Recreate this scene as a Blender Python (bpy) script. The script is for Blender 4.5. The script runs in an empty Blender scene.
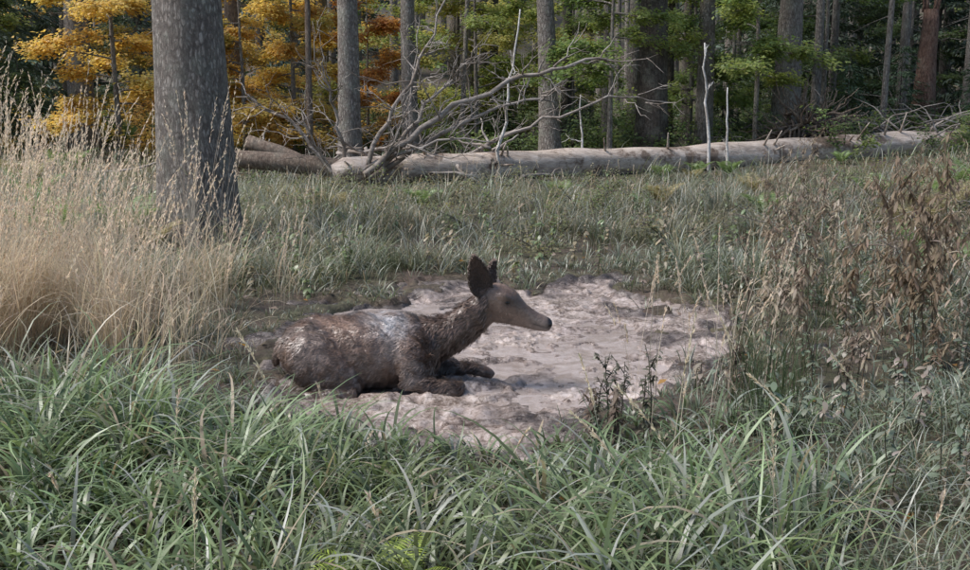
import bpy, math, numpy as np
from mathutils import Vector
RNG = np.random.default_rng(7)
R = math.radians
# ------------------------------------------------------------------ noise
_T = np.random.default_rng(3).random((256,256))
def vnoise(x,y):
    xi=np.floor(x).astype(int); yi=np.floor(y).astype(int)
    fx=x-xi; fy=y-yi; fx=fx*fx*(3-2*fx); fy=fy*fy*(3-2*fy)
    a=_T[xi%256,yi%256]; b=_T[(xi+1)%256,yi%256]; c=_T[xi%256,(yi+1)%256]; d=_T[(xi+1)%256,(yi+1)%256]
    return (a*(1-fx)+b*fx)*(1-fy)+(c*(1-fx)+d*fx)*fy
def fbm(x,y,o=4):
    x=np.asarray(x,float); y=np.asarray(y,float)
    s=0;a=.5;t=0
    for i in range(o):
        s=s+a*vnoise(x*2**i+17.3*i,y*2**i+5.1*i); t+=a; a*=.5
    return s/t
def sstep(a,b,x):
    t=np.clip((x-a)/(b-a),0,1); return t*t*(3-2*t)
# ------------------------------------------------------------------ wallow outline (metres)
POLY=np.array([(-1.42,5.95),(-1.1,5.36),(-.5,4.98),(.17,4.72),(.42,5.15),(.92,5.65),(1.45,6.0),(1.85,6.8),
 (1.6,7.3),(2.05,8.1),(1.3,8.7),(1.1,9.7),(.3,9.2),(-.35,9.8),(-1.0,9.0),(-1.2,8.2),(-1.62,7.4),(-1.58,6.6)])
def sdf(x,y):
    x=np.asarray(x,float); y=np.asarray(y,float)
    d=np.full(x.shape,1e9); ins=np.zeros(x.shape,bool)
    n=len(POLY)
    for i in range(n):
        ax,ay=POLY[i]; bx,by=POLY[(i+1)%n]
        ex,ey=bx-ax,by-ay
        t=np.clip(((x-ax)*ex+(y-ay)*ey)/(ex*ex+ey*ey),0,1)
        d=np.minimum(d,np.hypot(x-ax-ex*t,y-ay-ey*t))
        c=((ay>y)!=(by>y))&(x<(bx-ax)*(y-ay)/(by-ay+1e-12)+ax)
        ins^=c
    s=np.where(ins,-d,d)
    return s+(fbm(x*2.3+4,y*2.3,4)-.46)*1.5*sstep(5.0,6.5,y+.6*np.abs(x))+(fbm(x*6,y*6+8,3)-.5)*.4
def gz(x,y):
    x=np.asarray(x,float); y=np.asarray(y,float)
    z=(fbm(x*.8,y*.8)-.5)*.16+(fbm(x*3,y*3,3)-.5)*.05
    z=z+.35*sstep(16,27,y)+.9*sstep(26,45,y)+14*sstep(42,110,y)
    z=z+.15*sstep(3,9,np.abs(x))*sstep(0,8,y)*(1-sstep(20,40,y))
    z=z+(fbm(x*.15,y*.15,2)-.5)*1.0*sstep(28,50,y)
    near=np.exp(-((x-.1)**2+(y-7)**2)/12)
    z=z*(1-near*.6)
    return z
def gzw(x,y):
    s=sdf(x,y)
    return gz(x,y)*sstep(-.1,.5,s)-.24*(1-sstep(-.22,.14,s))+(fbm(x*9,y*9,4)-.5)*.08*sstep(.7,.1,np.abs(s))
# ------------------------------------------------------------------ mesh helper
class MB:
    def __init__(s): s.v=[];s.f=[];s.c=[];s.m=[];s.n=0
    def add(s,v,f,c,m=0):
        v=np.asarray(v,float).reshape(-1,3); f=np.asarray(f,int).reshape(-1,4)
        c=np.asarray(c,float)
        if c.ndim==1: c=np.tile(c,(len(v),1))
        s.v.append(v); s.f.append(f+s.n); s.c.append(c.reshape(-1,3)); s.m.append(np.full(len(f),m)); s.n+=len(v)
    def build(s,name,mats,smooth=True):
        v=np.concatenate(s.v); f=np.concatenate(s.f); c=np.concatenate(s.c); m=np.concatenate(s.m)
        me=bpy.data.meshes.new(name)
        me.vertices.add(len(v)); me.vertices.foreach_set('co',v.astype(np.float32).ravel())
        me.loops.add(len(f)*4); me.loops.foreach_set('vertex_index',f.astype(np.int32).ravel())
        me.polygons.add(len(f)); me.polygons.foreach_set('loop_start',(np.arange(len(f))*4).astype(np.int32))
        try: me.polygons.foreach_set('loop_total',np.full(len(f),4,np.int32))
        except Exception: pass
        for mt in mats: me.materials.append(mt)
        me.polygons.foreach_set('material_index',m.astype(np.int32))
        me.polygons.foreach_set('use_smooth',np.full(len(f),smooth))
        ca=me.color_attributes.new('Col','FLOAT_COLOR','POINT')
        cc=np.ones((len(v),4),np.float32); cc[:,:3]=np.clip(c,0,1); ca.data.foreach_set('color',cc.ravel())
        me.update(calc_edges=True); me.validate()
        ob=bpy.data.objects.new(name,me); bpy.context.scene.collection.objects.link(ob)
        return ob
def unit(a): 
    return a/(np.linalg.norm(a,axis=-1,keepdims=True)+1e-9)
def jit(col,n,amt=.2,rng=RNG):
    col=np.asarray(col,float)
    return np.clip(col*(1+(rng.random((n,1))-.5)*2*amt)*(1+(rng.random((n,3))-.5)*amt*.5),0,1)
def blades(mb,root,az,L,w,th0,bend,nseg,cb,ct,m=0,prof='leaf',twist=None,wob=0):
    N=len(root); t=np.linspace(0,1,nseg+1)
    th=th0[:,None]+bend[:,None]*t[None]**1.4
    ds=(L/nseg)[:,None]
    h=np.concatenate([np.zeros((N,1)),np.cumsum(np.sin(th[:,1:])*ds,1)],1)
    z=np.concatenate([np.zeros((N,1)),np.cumsum(np.cos(th[:,1:])*ds,1)],1)
    azz=az[:,None]+wob*(t[None]**2)*(RNG.random((N,1))-.5)*2
    c=np.stack([root[:,0:1]+h*np.cos(azz),root[:,1:2]+h*np.sin(azz),root[:,2:3]+z],-1)
    tw=(RNG.random(N)-.5)*1.4 if twist is None else twist
    sa=az+np.pi/2+tw*.5
    sd=np.stack([np.cos(sa),np.sin(sa),np.sin(tw)*.5],-1)
    if prof=='leaf': p=(.55+.45*np.minimum(1,3*t))*(1-t**2.4); p[-1]=.03
    elif prof=='oval': p=np.sin(np.pi*np.clip(t*.94+.04,0,1))**.8
    else: p=np.ones_like(t); p=p*(1-.6*t)
    off=sd[:,None,:]*(w[:,None]*p[None]*.5)[...,None]
    v=np.stack([c-off,c+off],2)
    S=nseg+1
    base=(np.arange(N)*S*2)[:,None]+(np.arange(nseg)*2)[None]
    f=np.stack([base,base+1,base+3,base+2],-1)
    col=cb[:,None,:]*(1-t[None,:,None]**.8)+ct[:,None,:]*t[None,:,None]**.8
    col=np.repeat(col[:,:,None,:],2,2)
    mb.add(v,f,col.reshape(-1,3),m)
    return c
def tube(mb,pts,rad,col,sides=8,m=0,cap=True,rough=0,seed=0):
    pts=np.asarray(pts,float); rad=np.asarray(rad,float)
    if rad.ndim==1: rad=np.stack([rad,rad],1)
    n=len(pts); T=unit(np.gradient(pts,axis=0))
    ref=np.array([0,1,0.]) if abs(T[:,1]).mean()<.7 else np.array([0,0,1.])
    if abs(T[:,2]).mean()>.8: ref=np.array([0,1,0.])
    A=unit(np.cross(T,ref)); B=np.cross(T,A)
    a=np.linspace(0,2*np.pi,sides,endpoint=False)
    rr=1.0
    if rough:
        g=np.random.default_rng(seed)
        kk=g.random(2)*50
        cum=np.concatenate([[0],np.cumsum(np.linalg.norm(np.diff(pts,axis=0),axis=1))])
        rr=1+rough*(fbm(np.cos(a)[None]*1.6+cum[:,None]*.7/max(rad.mean(),.01)*.15+kk[0],np.sin(a)[None]*1.6+cum[:,None]*.4/max(rad.mean(),.01)*.15+kk[1],3)-.5)*2
    v=pts[:,None]+A[:,None]*(rr*np.cos(a)[None]*rad[:,0:1])[...,None]+B[:,None]*(rr*np.sin(a)[None]*rad[:,1:2])[...,None]
    i=np.arange(n-1)[:,None]*sides; j=np.arange(sides)[None]; jn=(j+1)%sides
    f=np.stack([i+j,i+jn,i+sides+jn,i+sides+j],-1).reshape(-1,4)
    v=v.reshape(-1,3)
    if cap:
        v=np.concatenate([v,pts[:1]-T[:1]*rad[0].min()*.05,pts[-1:]+T[-1:]*rad[-1].min()*.05])
        c0=n*sides; c1=c0+1
        f0=[]
        for k in range(0,sides-sides%2,2):
            f0.append([c0,(k+2)%sides,(k+1)%sides,k]); b=(n-1)*sides
            f0.append([c1,b+k,b+(k+1)%sides,b+(k+2)%sides])
        f=np.concatenate([f,np.array(f0)])
    mb.add(v,f,np.asarray(col,float),m)
def leaves(mb,pos,dirs,nrm,size,col,m=0,asp=.55):
    N=len(pos); d=unit(dirs); s=unit(np.cross(nrm,d)); up=np.cross(d,s)
    L=size[:,None]
    v=np.stack([pos,pos+d*L*.5+s*L*asp*.5+up*L*.06,pos+d*L-up*L*.08,pos+d*L*.5-s*L*asp*.5+up*L*.06],1)
    f=np.arange(N*4).reshape(N,4)
    mb.add(v,f,np.repeat(col,4,0),m)
# ------------------------------------------------------------------ materials
def newmat(name):
    m=bpy.data.materials.new(name); m.use_nodes=True; nt=m.node_tree
    return m,nt,nt.nodes,nt.links,nt.nodes['Principled BSDF']
def N(nt,t,**k):
    n=nt.nodes.new(t)
    for a,b in k.items():
        if a in n.inputs: n.inputs[a].default_value=b
        else: setattr(n,a,b)
    return n
def ramp(nt,stops):
    r=nt.nodes.new('ShaderNodeValToRGB'); e=r.color_ramp.elements
    while len(e)<len(stops): e.new(.5)
    for i,(p,c) in enumerate(stops): e[i].position=p; e[i].color=(*c,1)
    return r
def leafmat(name,rough=.45,trans=.35,spec=.5,tint=(1.1,1.15,.7)):
    m,nt,ns,lk,b=newmat(name)
    a=N(nt,'ShaderNodeAttribute',attribute_name='Col')
    b.inputs['Roughness'].default_value=rough; b.inputs['Specular IOR Level'].default_value=spec
    lk.new(a.outputs['Color'],b.inputs['Base Color'])
    tr=N(nt,'ShaderNodeBsdfTranslucent'); mx=N(nt,'ShaderNodeMixShader'); mx.inputs[0].default_value=trans
    mu=N(nt,'ShaderNodeMix',data_type='RGBA',blend_type='MULTIPLY'); mu.inputs[0].default_value=1; mu.inputs[7].default_value=(*tint,1)
    lk.new(a.outputs['Color'],mu.inputs[6]); lk.new(mu.outputs[2],tr.inputs['Color'])
    lk.new(b.outputs[0],mx.inputs[1]); lk.new(tr.outputs[0],mx.inputs[2])
    lk.new(mx.outputs[0],ns['Material Output'].inputs['Surface'])
    return m
M_grass=leafmat('grass_blade',.42,.35,.7,(1.15,1.12,.9))
M_dry=leafmat('dry_straw',.6,.45,.3,(1.15,1.1,1.0))
M_leaf=leafmat('tree_leaf',.5,.5,.4,(1.3,1.25,.8))
M_needle=leafmat('conifer_needle',.6,.2,.3)
def barkmat(name,c1,c2,c3,scale=1.0,bump=.6,lichen=.5,crack=.4):
    m,nt,ns,lk,b=newmat(name)
    tc=N(nt,'ShaderNodeTexCoord'); mp=N(nt,'ShaderNodeMapping'); mp.inputs['Scale'].default_value=(9*scale,9*scale,3.4*scale)
    lk.new(tc.outputs['Object'],mp.inputs[0])
    n1=N(nt,'ShaderNodeTexNoise',Scale=2.2,Detail=10,Roughness=.75); lk.new(mp.outputs[0],n1.inputs['Vector'])
    vo=N(nt,'ShaderNodeTexVoronoi',feature='DISTANCE_TO_EDGE',Scale=2.6)
    ad=N(nt,'ShaderNodeVectorMath',operation='ADD'); sc=N(nt,'ShaderNodeVectorMath',operation='SCALE'); sc.inputs[3].default_value=.9
    lk.new(n1.outputs['Color'],sc.inputs[0]); lk.new(sc.outputs[0],ad.inputs[0]); lk.new(mp.outputs[0],ad.inputs[1]); lk.new(ad.outputs[0],vo.inputs['Vector'])
    r1=ramp(nt,[(.34,c1),(.5,c2),(.64,c3)]); lk.new(n1.outputs['Fac'],r1.inputs[0])
    rv=ramp(nt,[(0,(.25,.22,.2)),(.2,(1,1,1))]); lk.new(vo.outputs['Distance'],rv.inputs[0])
    mu=N(nt,'ShaderNodeMix',data_type='RGBA',blend_type='MULTIPLY'); mu.inputs[0].default_value=crack
    lk.new(r1.outputs[0],mu.inputs[6]); lk.new(rv.outputs[0],mu.inputs[7])
    n2=N(nt,'ShaderNodeTexNoise',Scale=3.5,Detail=9,Roughness=.75); lk.new(tc.outputs['Object'],n2.inputs['Vector'])
    r2=ramp(nt,[(.48,(0,0,0)),(.62,(1,1,1))]); lk.new(n2.outputs['Fac'],r2.inputs[0])
    ml=N(nt,'ShaderNodeMath',operation='MULTIPLY'); ml.inputs[1].default_value=lichen; lk.new(r2.outputs[0],ml.inputs[0])
    mx=N(nt,'ShaderNodeMix',data_type='RGBA'); mx.inputs[7].default_value=(.36,.37,.31,1)
    lk.new(ml.outputs[0],mx.inputs[0]); lk.new(mu.outputs[2],mx.inputs[6]); lk.new(mx.outputs[2],b.inputs['Base Color'])
    b.inputs['Roughness'].default_value=.9
    ma=N(nt,'ShaderNodeMath',operation='ADD'); lk.new(rv.outputs[0],ma.inputs[0]); lk.new(n1.outputs['Fac'],ma.inputs[1])
    bp=N(nt,'ShaderNodeBump',Strength=bump,Distance=.04); lk.new(ma.outputs[0],bp.inputs['Height']); lk.new(bp.outputs[0],b.inputs['Normal'])
    return m
M_barkgrey=barkmat('bark_grey',(.14,.115,.10),(.29,.25,.22),(.45,.41,.37),bump=.8)
M_barkdark=barkmat('bark_dark',(.04,.032,.027),(.09,.073,.06),(.16,.135,.115),lichen=.25)
M_barkbrown=barkmat('bark_brown',(.09,.065,.05),(.21,.155,.12),(.34,.27,.21),lichen=.2)
def deadwood(name,cols,dark=(.3,.25,.22),p=.44):
    m,nt,ns,lk,b=newmat(name)
    tc=N(nt,'ShaderNodeTexCoord'); mp=N(nt,'ShaderNodeMapping'); mp.inputs['Rotation'].default_value=(0,0,R(-23)); mp.inputs['Scale'].default_value=(.7,7,7)
    lk.new(tc.outputs['Object'],mp.inputs[0])
    n1=N(nt,'ShaderNodeTexNoise',Scale=1.6,Detail=9,Roughness=.65); lk.new(mp.outputs[0],n1.inputs['Vector'])
    n2=N(nt,'ShaderNodeTexNoise',Scale=1.5,Detail=7,Roughness=.7); lk.new(tc.outputs['Object'],n2.inputs['Vector'])
    r1=ramp(nt,[(.3,cols[0]),(.5,cols[1]),(.7,cols[2])]); lk.new(n1.outputs['Fac'],r1.inputs[0])
    r2=ramp(nt,[(p,dark),(p+.07,(1,1,1))]); lk.new(n2.outputs['Fac'],r2.inputs[0])
    mu=N(nt,'ShaderNodeMix',data_type='RGBA',blend_type='MULTIPLY'); mu.inputs[0].default_value=.85
    lk.new(r1.outputs[0],mu.inputs[6]); lk.new(r2.outputs[0],mu.inputs[7]); lk.new(mu.outputs[2],b.inputs['Base Color'])
    b.inputs['Roughness'].default_value=.85
    bp=N(nt,'ShaderNodeBump',Strength=.8,Distance=.05); lk.new(n1.outputs['Fac'],bp.inputs['Height']); lk.new(bp.outputs[0],b.inputs['Normal'])
    return m
M_log=deadwood('weathered_log',[(.26,.20,.165),(.48,.40,.34),(.64,.56,.50)],(.26,.20,.16),.41)
M_twig=deadwood('dead_branch_wood',[(.19,.16,.14),(.33,.29,.26),(.46,.42,.385)],(.5,.45,.4))
M_white=deadwood('bleached_wood',[(.45,.43,.41),(.6,.58,.56),(.7,.68,.66)],(.6,.55,.5))
m,nt,ns,lk,b=newmat('forest_soil'); M_soil=m
tc=N(nt,'ShaderNodeTexCoord')
n1=N(nt,'ShaderNodeTexNoise',Scale=1.2,Detail=10,Roughness=.7); n2=N(nt,'ShaderNodeTexNoise',Scale=22,Detail=8,Roughness=.75)
lk.new(tc.outputs['Object'],n1.inputs[0]); lk.new(tc.outputs['Object'],n2.inputs[0])
r1=ramp(nt,[(.3,(.04,.031,.025)),(.5,(.10,.077,.062)),(.72,(.20,.16,.13))]); lk.new(n2.outputs['Fac'],r1.inputs[0])
r2=ramp(nt,[(.4,(.9,.8,.75)),(.65,(.8,1.05,.6))]); lk.new(n1.outputs['Fac'],r2.inputs[0])
mu=N(nt,'ShaderNodeMix',data_type='RGBA',blend_type='MULTIPLY'); mu.inputs[0].default_value=1
lk.new(r1.outputs[0],mu.inputs[6]); lk.new(r2.outputs[0],mu.inputs[7]); lk.new(mu.outputs[2],b.inputs['Base Color'])
b.inputs['Roughness'].default_value=.65
bp=N(nt,'ShaderNodeBump',Strength=.8,Distance=.05); lk.new(n2.outputs['Fac'],bp.inputs['Height']); lk.new(bp.outputs[0],b.inputs['Normal'])
m,nt,ns,lk,b=newmat('wet_mud'); M_mud=m
tc=N(nt,'ShaderNodeTexCoord'); at=N(nt,'ShaderNodeAttribute',attribute_name='Col')
n1=N(nt,'ShaderNodeTexNoise',Scale=4.5,Detail=10,Roughness=.75,Distortion=.9); n2=N(nt,'ShaderNodeTexNoise',Scale=38,Detail=6,Roughness=.7,Distortion=.6)
lk.new(tc.outputs['Object'],n1.inputs[0]); lk.new(tc.outputs['Object'],n2.inputs[0])
ad=N(nt,'ShaderNodeMath',operation='ADD'); lk.new(n1.outputs['Fac'],ad.inputs[0]); lk.new(n2.outputs['Fac'],ad.inputs[1])
hv=N(nt,'ShaderNodeMath',operation='MULTIPLY'); hv.inputs[1].default_value=.5; lk.new(ad.outputs[0],hv.inputs[0])
r1=ramp(nt,[(.41,(.11,.08,.062)),(.47,(.24,.19,.16)),(.53,(.40,.335,.30)),(.60,(.52,.455,.43))]); lk.new(hv.outputs[0],r1.inputs[0])
mu=N(nt,'ShaderNodeMix',data_type='RGBA',blend_type='MULTIPLY'); mu.inputs[0].default_value=1
lk.new(r1.outputs[0],mu.inputs[6]); lk.new(at.outputs['Color'],mu.inputs[7]); lk.new(mu.outputs[2],b.inputs['Base Color'])
rr=N(nt,'ShaderNodeMapRange'); rr.inputs[1].default_value=.4; rr.inputs[2].default_value=.6; rr.inputs[3].default_value=.18; rr.inputs[4].default_value=.5
lk.new(n1.outputs['Fac'],rr.inputs[0]); lk.new(rr.outputs[0],b.inputs['Roughness']); b.inputs['Specular IOR Level'].default_value=.7
bp=N(nt,'ShaderNodeBump',Strength=.8,Distance=.012); lk.new(n2.outputs['Fac'],bp.inputs['Height']); lk.new(bp.outputs[0],b.inputs['Normal'])
m,nt,ns,lk,b=newmat('muddy_water'); M_water=m
tc=N(nt,'ShaderNodeTexCoord'); n2=N(nt,'ShaderNodeTexNoise',Scale=7,Detail=8,Roughness=.7,Distortion=.5); lk.new(tc.outputs['Object'],n2.inputs[0])
r1=ramp(nt,[(.38,(.28,.225,.19)),(.62,(.48,.415,.39))]); lk.new(n2.outputs['Fac'],r1.inputs[0]); lk.new(r1.outputs[0],b.inputs['Base Color'])
b.inputs['Roughness'].default_value=.09; b.inputs['Specular IOR Level'].default_value=.9
bp=N(nt,'ShaderNodeBump',Strength=.8,Distance=.03); lk.new(n2.outputs['Fac'],bp.inputs['Height']); lk.new(bp.outputs[0],b.inputs['Normal'])
def attrmat(name,rough,spec=.3,st=.4):
    m,nt,ns,lk,b=newmat(name); a=N(nt,'ShaderNodeAttribute',attribute_name='Col')
    tc=N(nt,'ShaderNodeTexCoord'); n=N(nt,'ShaderNodeTexNoise',Scale=60,Detail=4); lk.new(tc.outputs['Object'],n.inputs[0])
    bp=N(nt,'ShaderNodeBump',Strength=st,Distance=.006); lk.new(n.outputs['Fac'],bp.inputs['Height']); lk.new(bp.outputs[0],b.inputs['Normal'])
    lk.new(a.outputs['Color'],b.inputs['Base Color']); b.inputs['Roughness'].default_value=rough; b.inputs['Specular IOR Level'].default_value=spec
    return m
M_fur=attrmat('muddy_fur',.34,.6,.6)
m,nt,ns,lk,b=newmat('eye_dark'); M_eye=m
b.inputs['Base Color'].default_value=(.01,.008,.006,1); b.inputs['Roughness'].default_value=.12
# ------------------------------------------------------------------ ground
def gridaxis(lo,a,bb,hi,st,gr=1.12):
    mid=np.arange(a,bb+1e-6,st); L=[];x=a;s=st
    while x>lo: s*=gr; x-=s; L.append(x)
    H=[];x=bb;s=st
    while x<hi: s*=gr; x+=s; H.append(x)
    return np.concatenate([L[::-1],mid,H])
def sheet(name,xs,ys,zf,mat,colf=None):
    X,Y=np.meshgrid(xs,ys); Z=zf(X,Y); nx=len(xs); ny=len(ys)
    i=(np.arange(ny-1)[:,None]*nx+np.arange(nx-1)[None])
    f=np.stack([i,i+1,i+nx+1,i+nx],-1).reshape(-1,4)
    mb=MB(); c=np.ones((nx*ny,3)) if colf is None else colf(X,Y,Z).reshape(-1,3)
    mb.add(np.stack([X,Y,Z],-1).reshape(-1,3),f,c); return mb.build(name,[mat])
sheet('ground',gridaxis(-150,-3.5,3.5,150,.035),gridaxis(-30,3.5,11,160,.035),gzw,M_soil)
g=np.random.default_rng(11)
pits=[(g.uniform(-1.5,1.8),g.uniform(4.9,9.3),g.uniform(.025,.06),g.uniform(.012,.035)) for _ in range(300)]
pits+=[(-.02,6.25,.14,.06),(.12,6.5,.16,.06),(.0,5.95,.09,.06),(-.25,6.6,.12,.06),(-.55,7.3,.2,.06)]
def mudz(X,Y):
    s=sdf(X,Y)
    z=-.062+(fbm(X*1.3+3,Y*1.3,3)-.5)*.07+(fbm(X*11,Y*11+9,4)-.5)*.03+(np.abs(fbm(X*6+30,Y*6,4)-.5))*.05
    z=z+.018*sstep(.54,.60,fbm(X*9+60,Y*9,4))*sstep(.5,.65,fbm(X*1.8,Y*1.8+20,2))
    for px,py,r,d in pits:
        q=((X-px)**2+(Y-py)**2)/r**2
        z=z-d*np.exp(-q)+d*.4*np.exp(-(np.sqrt(q)-1.5)**2*5)
    q=np.hypot((X+.80)/.72,(Y-6.1)/.46)
    z=z+.035*np.exp(-(q-.95)**2*14)
    z=z+.045*sstep(-.3,.0,s)*sstep(.35,.6,fbm(X*4+7,Y*4,3))
    return z-.25*sstep(.10,.45,s)
def mudc(X,Y,Z):
    lo=sstep(-.10,-.03,Z)
    s=sdf(X,Y)
    k=(.72+.4*lo)
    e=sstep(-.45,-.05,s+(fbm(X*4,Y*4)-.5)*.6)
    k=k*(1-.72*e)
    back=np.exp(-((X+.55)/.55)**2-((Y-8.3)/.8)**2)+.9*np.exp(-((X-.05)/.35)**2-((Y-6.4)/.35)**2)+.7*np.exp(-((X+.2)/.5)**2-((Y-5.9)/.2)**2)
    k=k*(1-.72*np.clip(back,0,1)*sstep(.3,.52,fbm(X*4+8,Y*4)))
    k=k*(.72+.5*sstep(.35,.6,fbm(X*2.2+70,Y*2.2,4)))
    return np.stack([k,k*.97,k*.965],-1)
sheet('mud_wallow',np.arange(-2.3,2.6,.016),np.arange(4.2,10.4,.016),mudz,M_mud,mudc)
sheet('muddy_water',np.arange(-1.7,2.0,.2),np.arange(4.7,9.6,.2),lambda X,Y:np.full(X.shape,-.062),M_water)
# ------------------------------------------------------------------ grass
def frustum_pts(n,y0,y1,mx=1.2,rng=RNG):
    y=np.sqrt(rng.uniform(0,1,n)*((y1+3)**2-(y0+3)**2)+(y0+3)**2)-3
    hw=.49*y+mx; x=rng.uniform(-1,1,n)*hw
    return x,y
def grass(mb,n,per,y0,y1,Lr,wr,colb,colt,spread=.05,nseg=5,keep=None,bend=(.5,1.9),th=(.02,.5),mx=1.2,mat=0,margin=.0,pale=.25,yel=.10,clumpy=.7):
    x,y=frustum_pts(n,y0,y1,mx)
    sd=sdf(x,y)
    k=sd>margin+RNG.random(n)**2*.35
    if keep is not None: k&=keep(x,y)
    k&=(fbm(x*1.3+31,y*1.3+7,3)+RNG.random(n)*.4)>.55*clumpy+.12
    x=x[k];y=y[k];sd=sd[k];n=len(x)
    hs=(.45+1.1*sstep(.28,.72,fbm(x*1.1+50,y*1.1,3)))*np.clip(.40+sd*.65,.40,1)*RNG.uniform(.6,1.35,n)
    cv=fbm(x*.7+9,y*.7+70,3)
    X=np.repeat(x,per);Y=np.repeat(y,per); M=len(X)
    az=RNG.uniform(0,2*np.pi,M); r=np.abs(RNG.normal(0,spread,M))
    X=X+np.cos(az)*r; Y=Y+np.sin(az)*r
    root=np.stack([X,Y,gzw(X,Y)-.01],-1)
    L=RNG.uniform(*Lr,M)*np.repeat(hs,per); w=RNG.uniform(*wr,M)
    cb=jit(colb,M,.25); ct=jit(colt,M,.28)*np.repeat(RNG.uniform(.7,1.3,n),per)[:,None]
    cc=np.repeat(cv,per)[:,None]
    ct=ct*(.55+.9*cc)
    warm=np.repeat(fbm(x*.5+90,y*.5,2),per)[:,None]; ct=ct*np.concatenate([.85+.4*warm,np.ones_like(warm),1.25-.5*warm],1)
    f=RNG.random(M)
    ye=(f<yel)[:,None]; ct=np.where(ye,jit((.46,.38,.25),M,.2),ct); cb=np.where(ye,jit((.2,.16,.09),M,.2),cb)
    pa=((f>=yel)&(f<yel+pale))[:,None]; ct=np.where(pa,jit((.40,.43,.37),M,.2),ct)
    ct=ct*.78+ct.mean(1,keepdims=True)*.22
    blades(mb,root,az+RNG.normal(0,.4,M),L,w,RNG.uniform(*th,M),RNG.uniform(*bend,M),nseg,cb,ct,mat,wob=.4)
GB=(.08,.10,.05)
mb=MB()
fg=lambda x,y: (x<1.0+RNG.normal(0,.35,len(x)))
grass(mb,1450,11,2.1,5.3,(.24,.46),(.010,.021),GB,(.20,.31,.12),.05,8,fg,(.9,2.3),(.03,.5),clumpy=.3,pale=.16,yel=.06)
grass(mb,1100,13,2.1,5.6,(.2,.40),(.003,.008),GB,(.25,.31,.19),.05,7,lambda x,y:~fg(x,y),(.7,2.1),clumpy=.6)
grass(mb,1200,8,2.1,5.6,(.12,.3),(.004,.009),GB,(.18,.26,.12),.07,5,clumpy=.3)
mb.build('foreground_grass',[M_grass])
mb=MB()
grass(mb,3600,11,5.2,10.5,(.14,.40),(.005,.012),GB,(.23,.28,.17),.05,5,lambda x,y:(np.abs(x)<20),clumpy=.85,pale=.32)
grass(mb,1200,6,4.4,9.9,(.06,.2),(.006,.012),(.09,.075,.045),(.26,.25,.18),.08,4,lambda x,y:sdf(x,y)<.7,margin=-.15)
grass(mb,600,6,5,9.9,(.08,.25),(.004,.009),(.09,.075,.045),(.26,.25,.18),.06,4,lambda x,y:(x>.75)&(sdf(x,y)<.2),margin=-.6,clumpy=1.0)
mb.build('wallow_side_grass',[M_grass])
mb=MB()
grass(mb,4600,13,10,18,(.10,.40),(.006,.013),(.10,.11,.06),(.27,.31,.19),.07,5,lambda x,y:(np.abs(x)<30),(.4,1.7),pale=.36,clumpy=.95,yel=.14)
grass(mb,420,26,9.5,18.2,(.3,.65),(.006,.013),(.10,.10,.06),(.26,.29,.18),.09,6,lambda x,y:(np.abs(x)<30),(.4,1.9),pale=.4,clumpy=.8,yel=.2)
grass(mb,2200,10,16.5,20,(.08,.24),(.007,.014),(.09,.10,.05),(.26,.31,.18),.1,4,None,(.4,1.7),pale=.3)
grass(mb,3800,8,19.5,38,(.12,.42),(.012,.026),(.08,.10,.045),(.22,.29,.13),.15,3,None,(.4,1.7),mx=3)
mb.build('meadow_grass',[M_grass])
def plume_grass(mb,x,y,H,lean_az,lean,col=(.70,.60,.48),nsp=26,w=.003,plume=.22,pl=.03):
    n=len(x); root=np.stack([x,y,gzw(x,y)],-1)
    cb=jit(np.array(col)*.7,n,.2); ct=jit(col,n,.15)
    ns=8
    c=blades(mb,root,lean_az,H,np.full(n,w),lean*.3,lean,ns,cb,ct,0,'stem')
    u=1-RNG.random((n,nsp))*plume; k=u*ns; i=np.clip(k.astype(int),0,ns-1); fr=(k-i)[...,None]
    ii=np.arange(n)[:,None]
    p=c[ii,i]*(1-fr)+c[ii,i+1]*fr; d=unit(c[ii,i+1]-c[ii,i])
    d=unit(d+RNG.normal(0,.25,d.shape)).reshape(-1,3); p=p.reshape(-1,3)
    nn=unit(RNG.normal(0,1,d.shape)); 
    leaves(mb,p,d,nn,RNG.uniform(.6,1.3,len(p))*pl,jit(np.array(col)*1.1,len(p),.18),0,.22)
mb=MB()
def clump(n,x0,x1,y0,y1,H,rng=RNG,thr=.80):
    x=rng.uniform(x0,x1,n*4); y=rng.uniform(y0,y1,n*4)
    dens=fbm(x*2.2+12,y*2.2+3,3); k=(dens+rng.random(n*4)*.35>thr)
    x=x[k][:n];y=y[k][:n]; m=len(x)
    hs=.70+.6*fbm(x*1.6+3,y*1.6+40,2)
    return x,y,rng.uniform(H[0],H[1],m)*hs
for (n,x0,x1,y0,y1,H) in [(380,-3.7,-1.95,6.2,8.6,(.9,1.75)),(280,-3.4,-1.65,5.6,7.0,(.55,1.2)),(230,-4.4,-2.9,6.4,8.5,(1.2,1.9)),(140,-5.8,-3.6,8.5,12,(.7,1.4)),(60,-2.2,-1.6,7.5,9,(.5,.9))]:
    x,y,h=clump(n,x0,x1,y0,y1,H); k=sdf(x,y)>.12; x,y,h=x[k],y[k],h[k]
    az=RNG.normal(0.3,1.5,len(x)); plume_grass(mb,x,y,h,az,RNG.uniform(.05,.5,len(x)),nsp=28)
    for rep in range(5):
        m_=len(x); X=x+RNG.normal(0,.06,m_);Y=y+RNG.normal(0,.06,m_)
        root=np.stack([X,Y,gzw(X,Y)+RNG.random(m_)*.35],-1)
        blades(mb,root,RNG.uniform(0,6.28,m_),RNG.uniform(.3,.8,m_),RNG.uniform(.003,.008,m_),RNG.uniform(.03,.35,m_),RNG.uniform(.3,2.0,m_),6,jit((.42,.34,.23),m_,.25),jit((.70,.61,.48),m_,.25),0,wob=.8)
mb.build('tall_dry_grass',[M_dry])
mb=MB()
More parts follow.
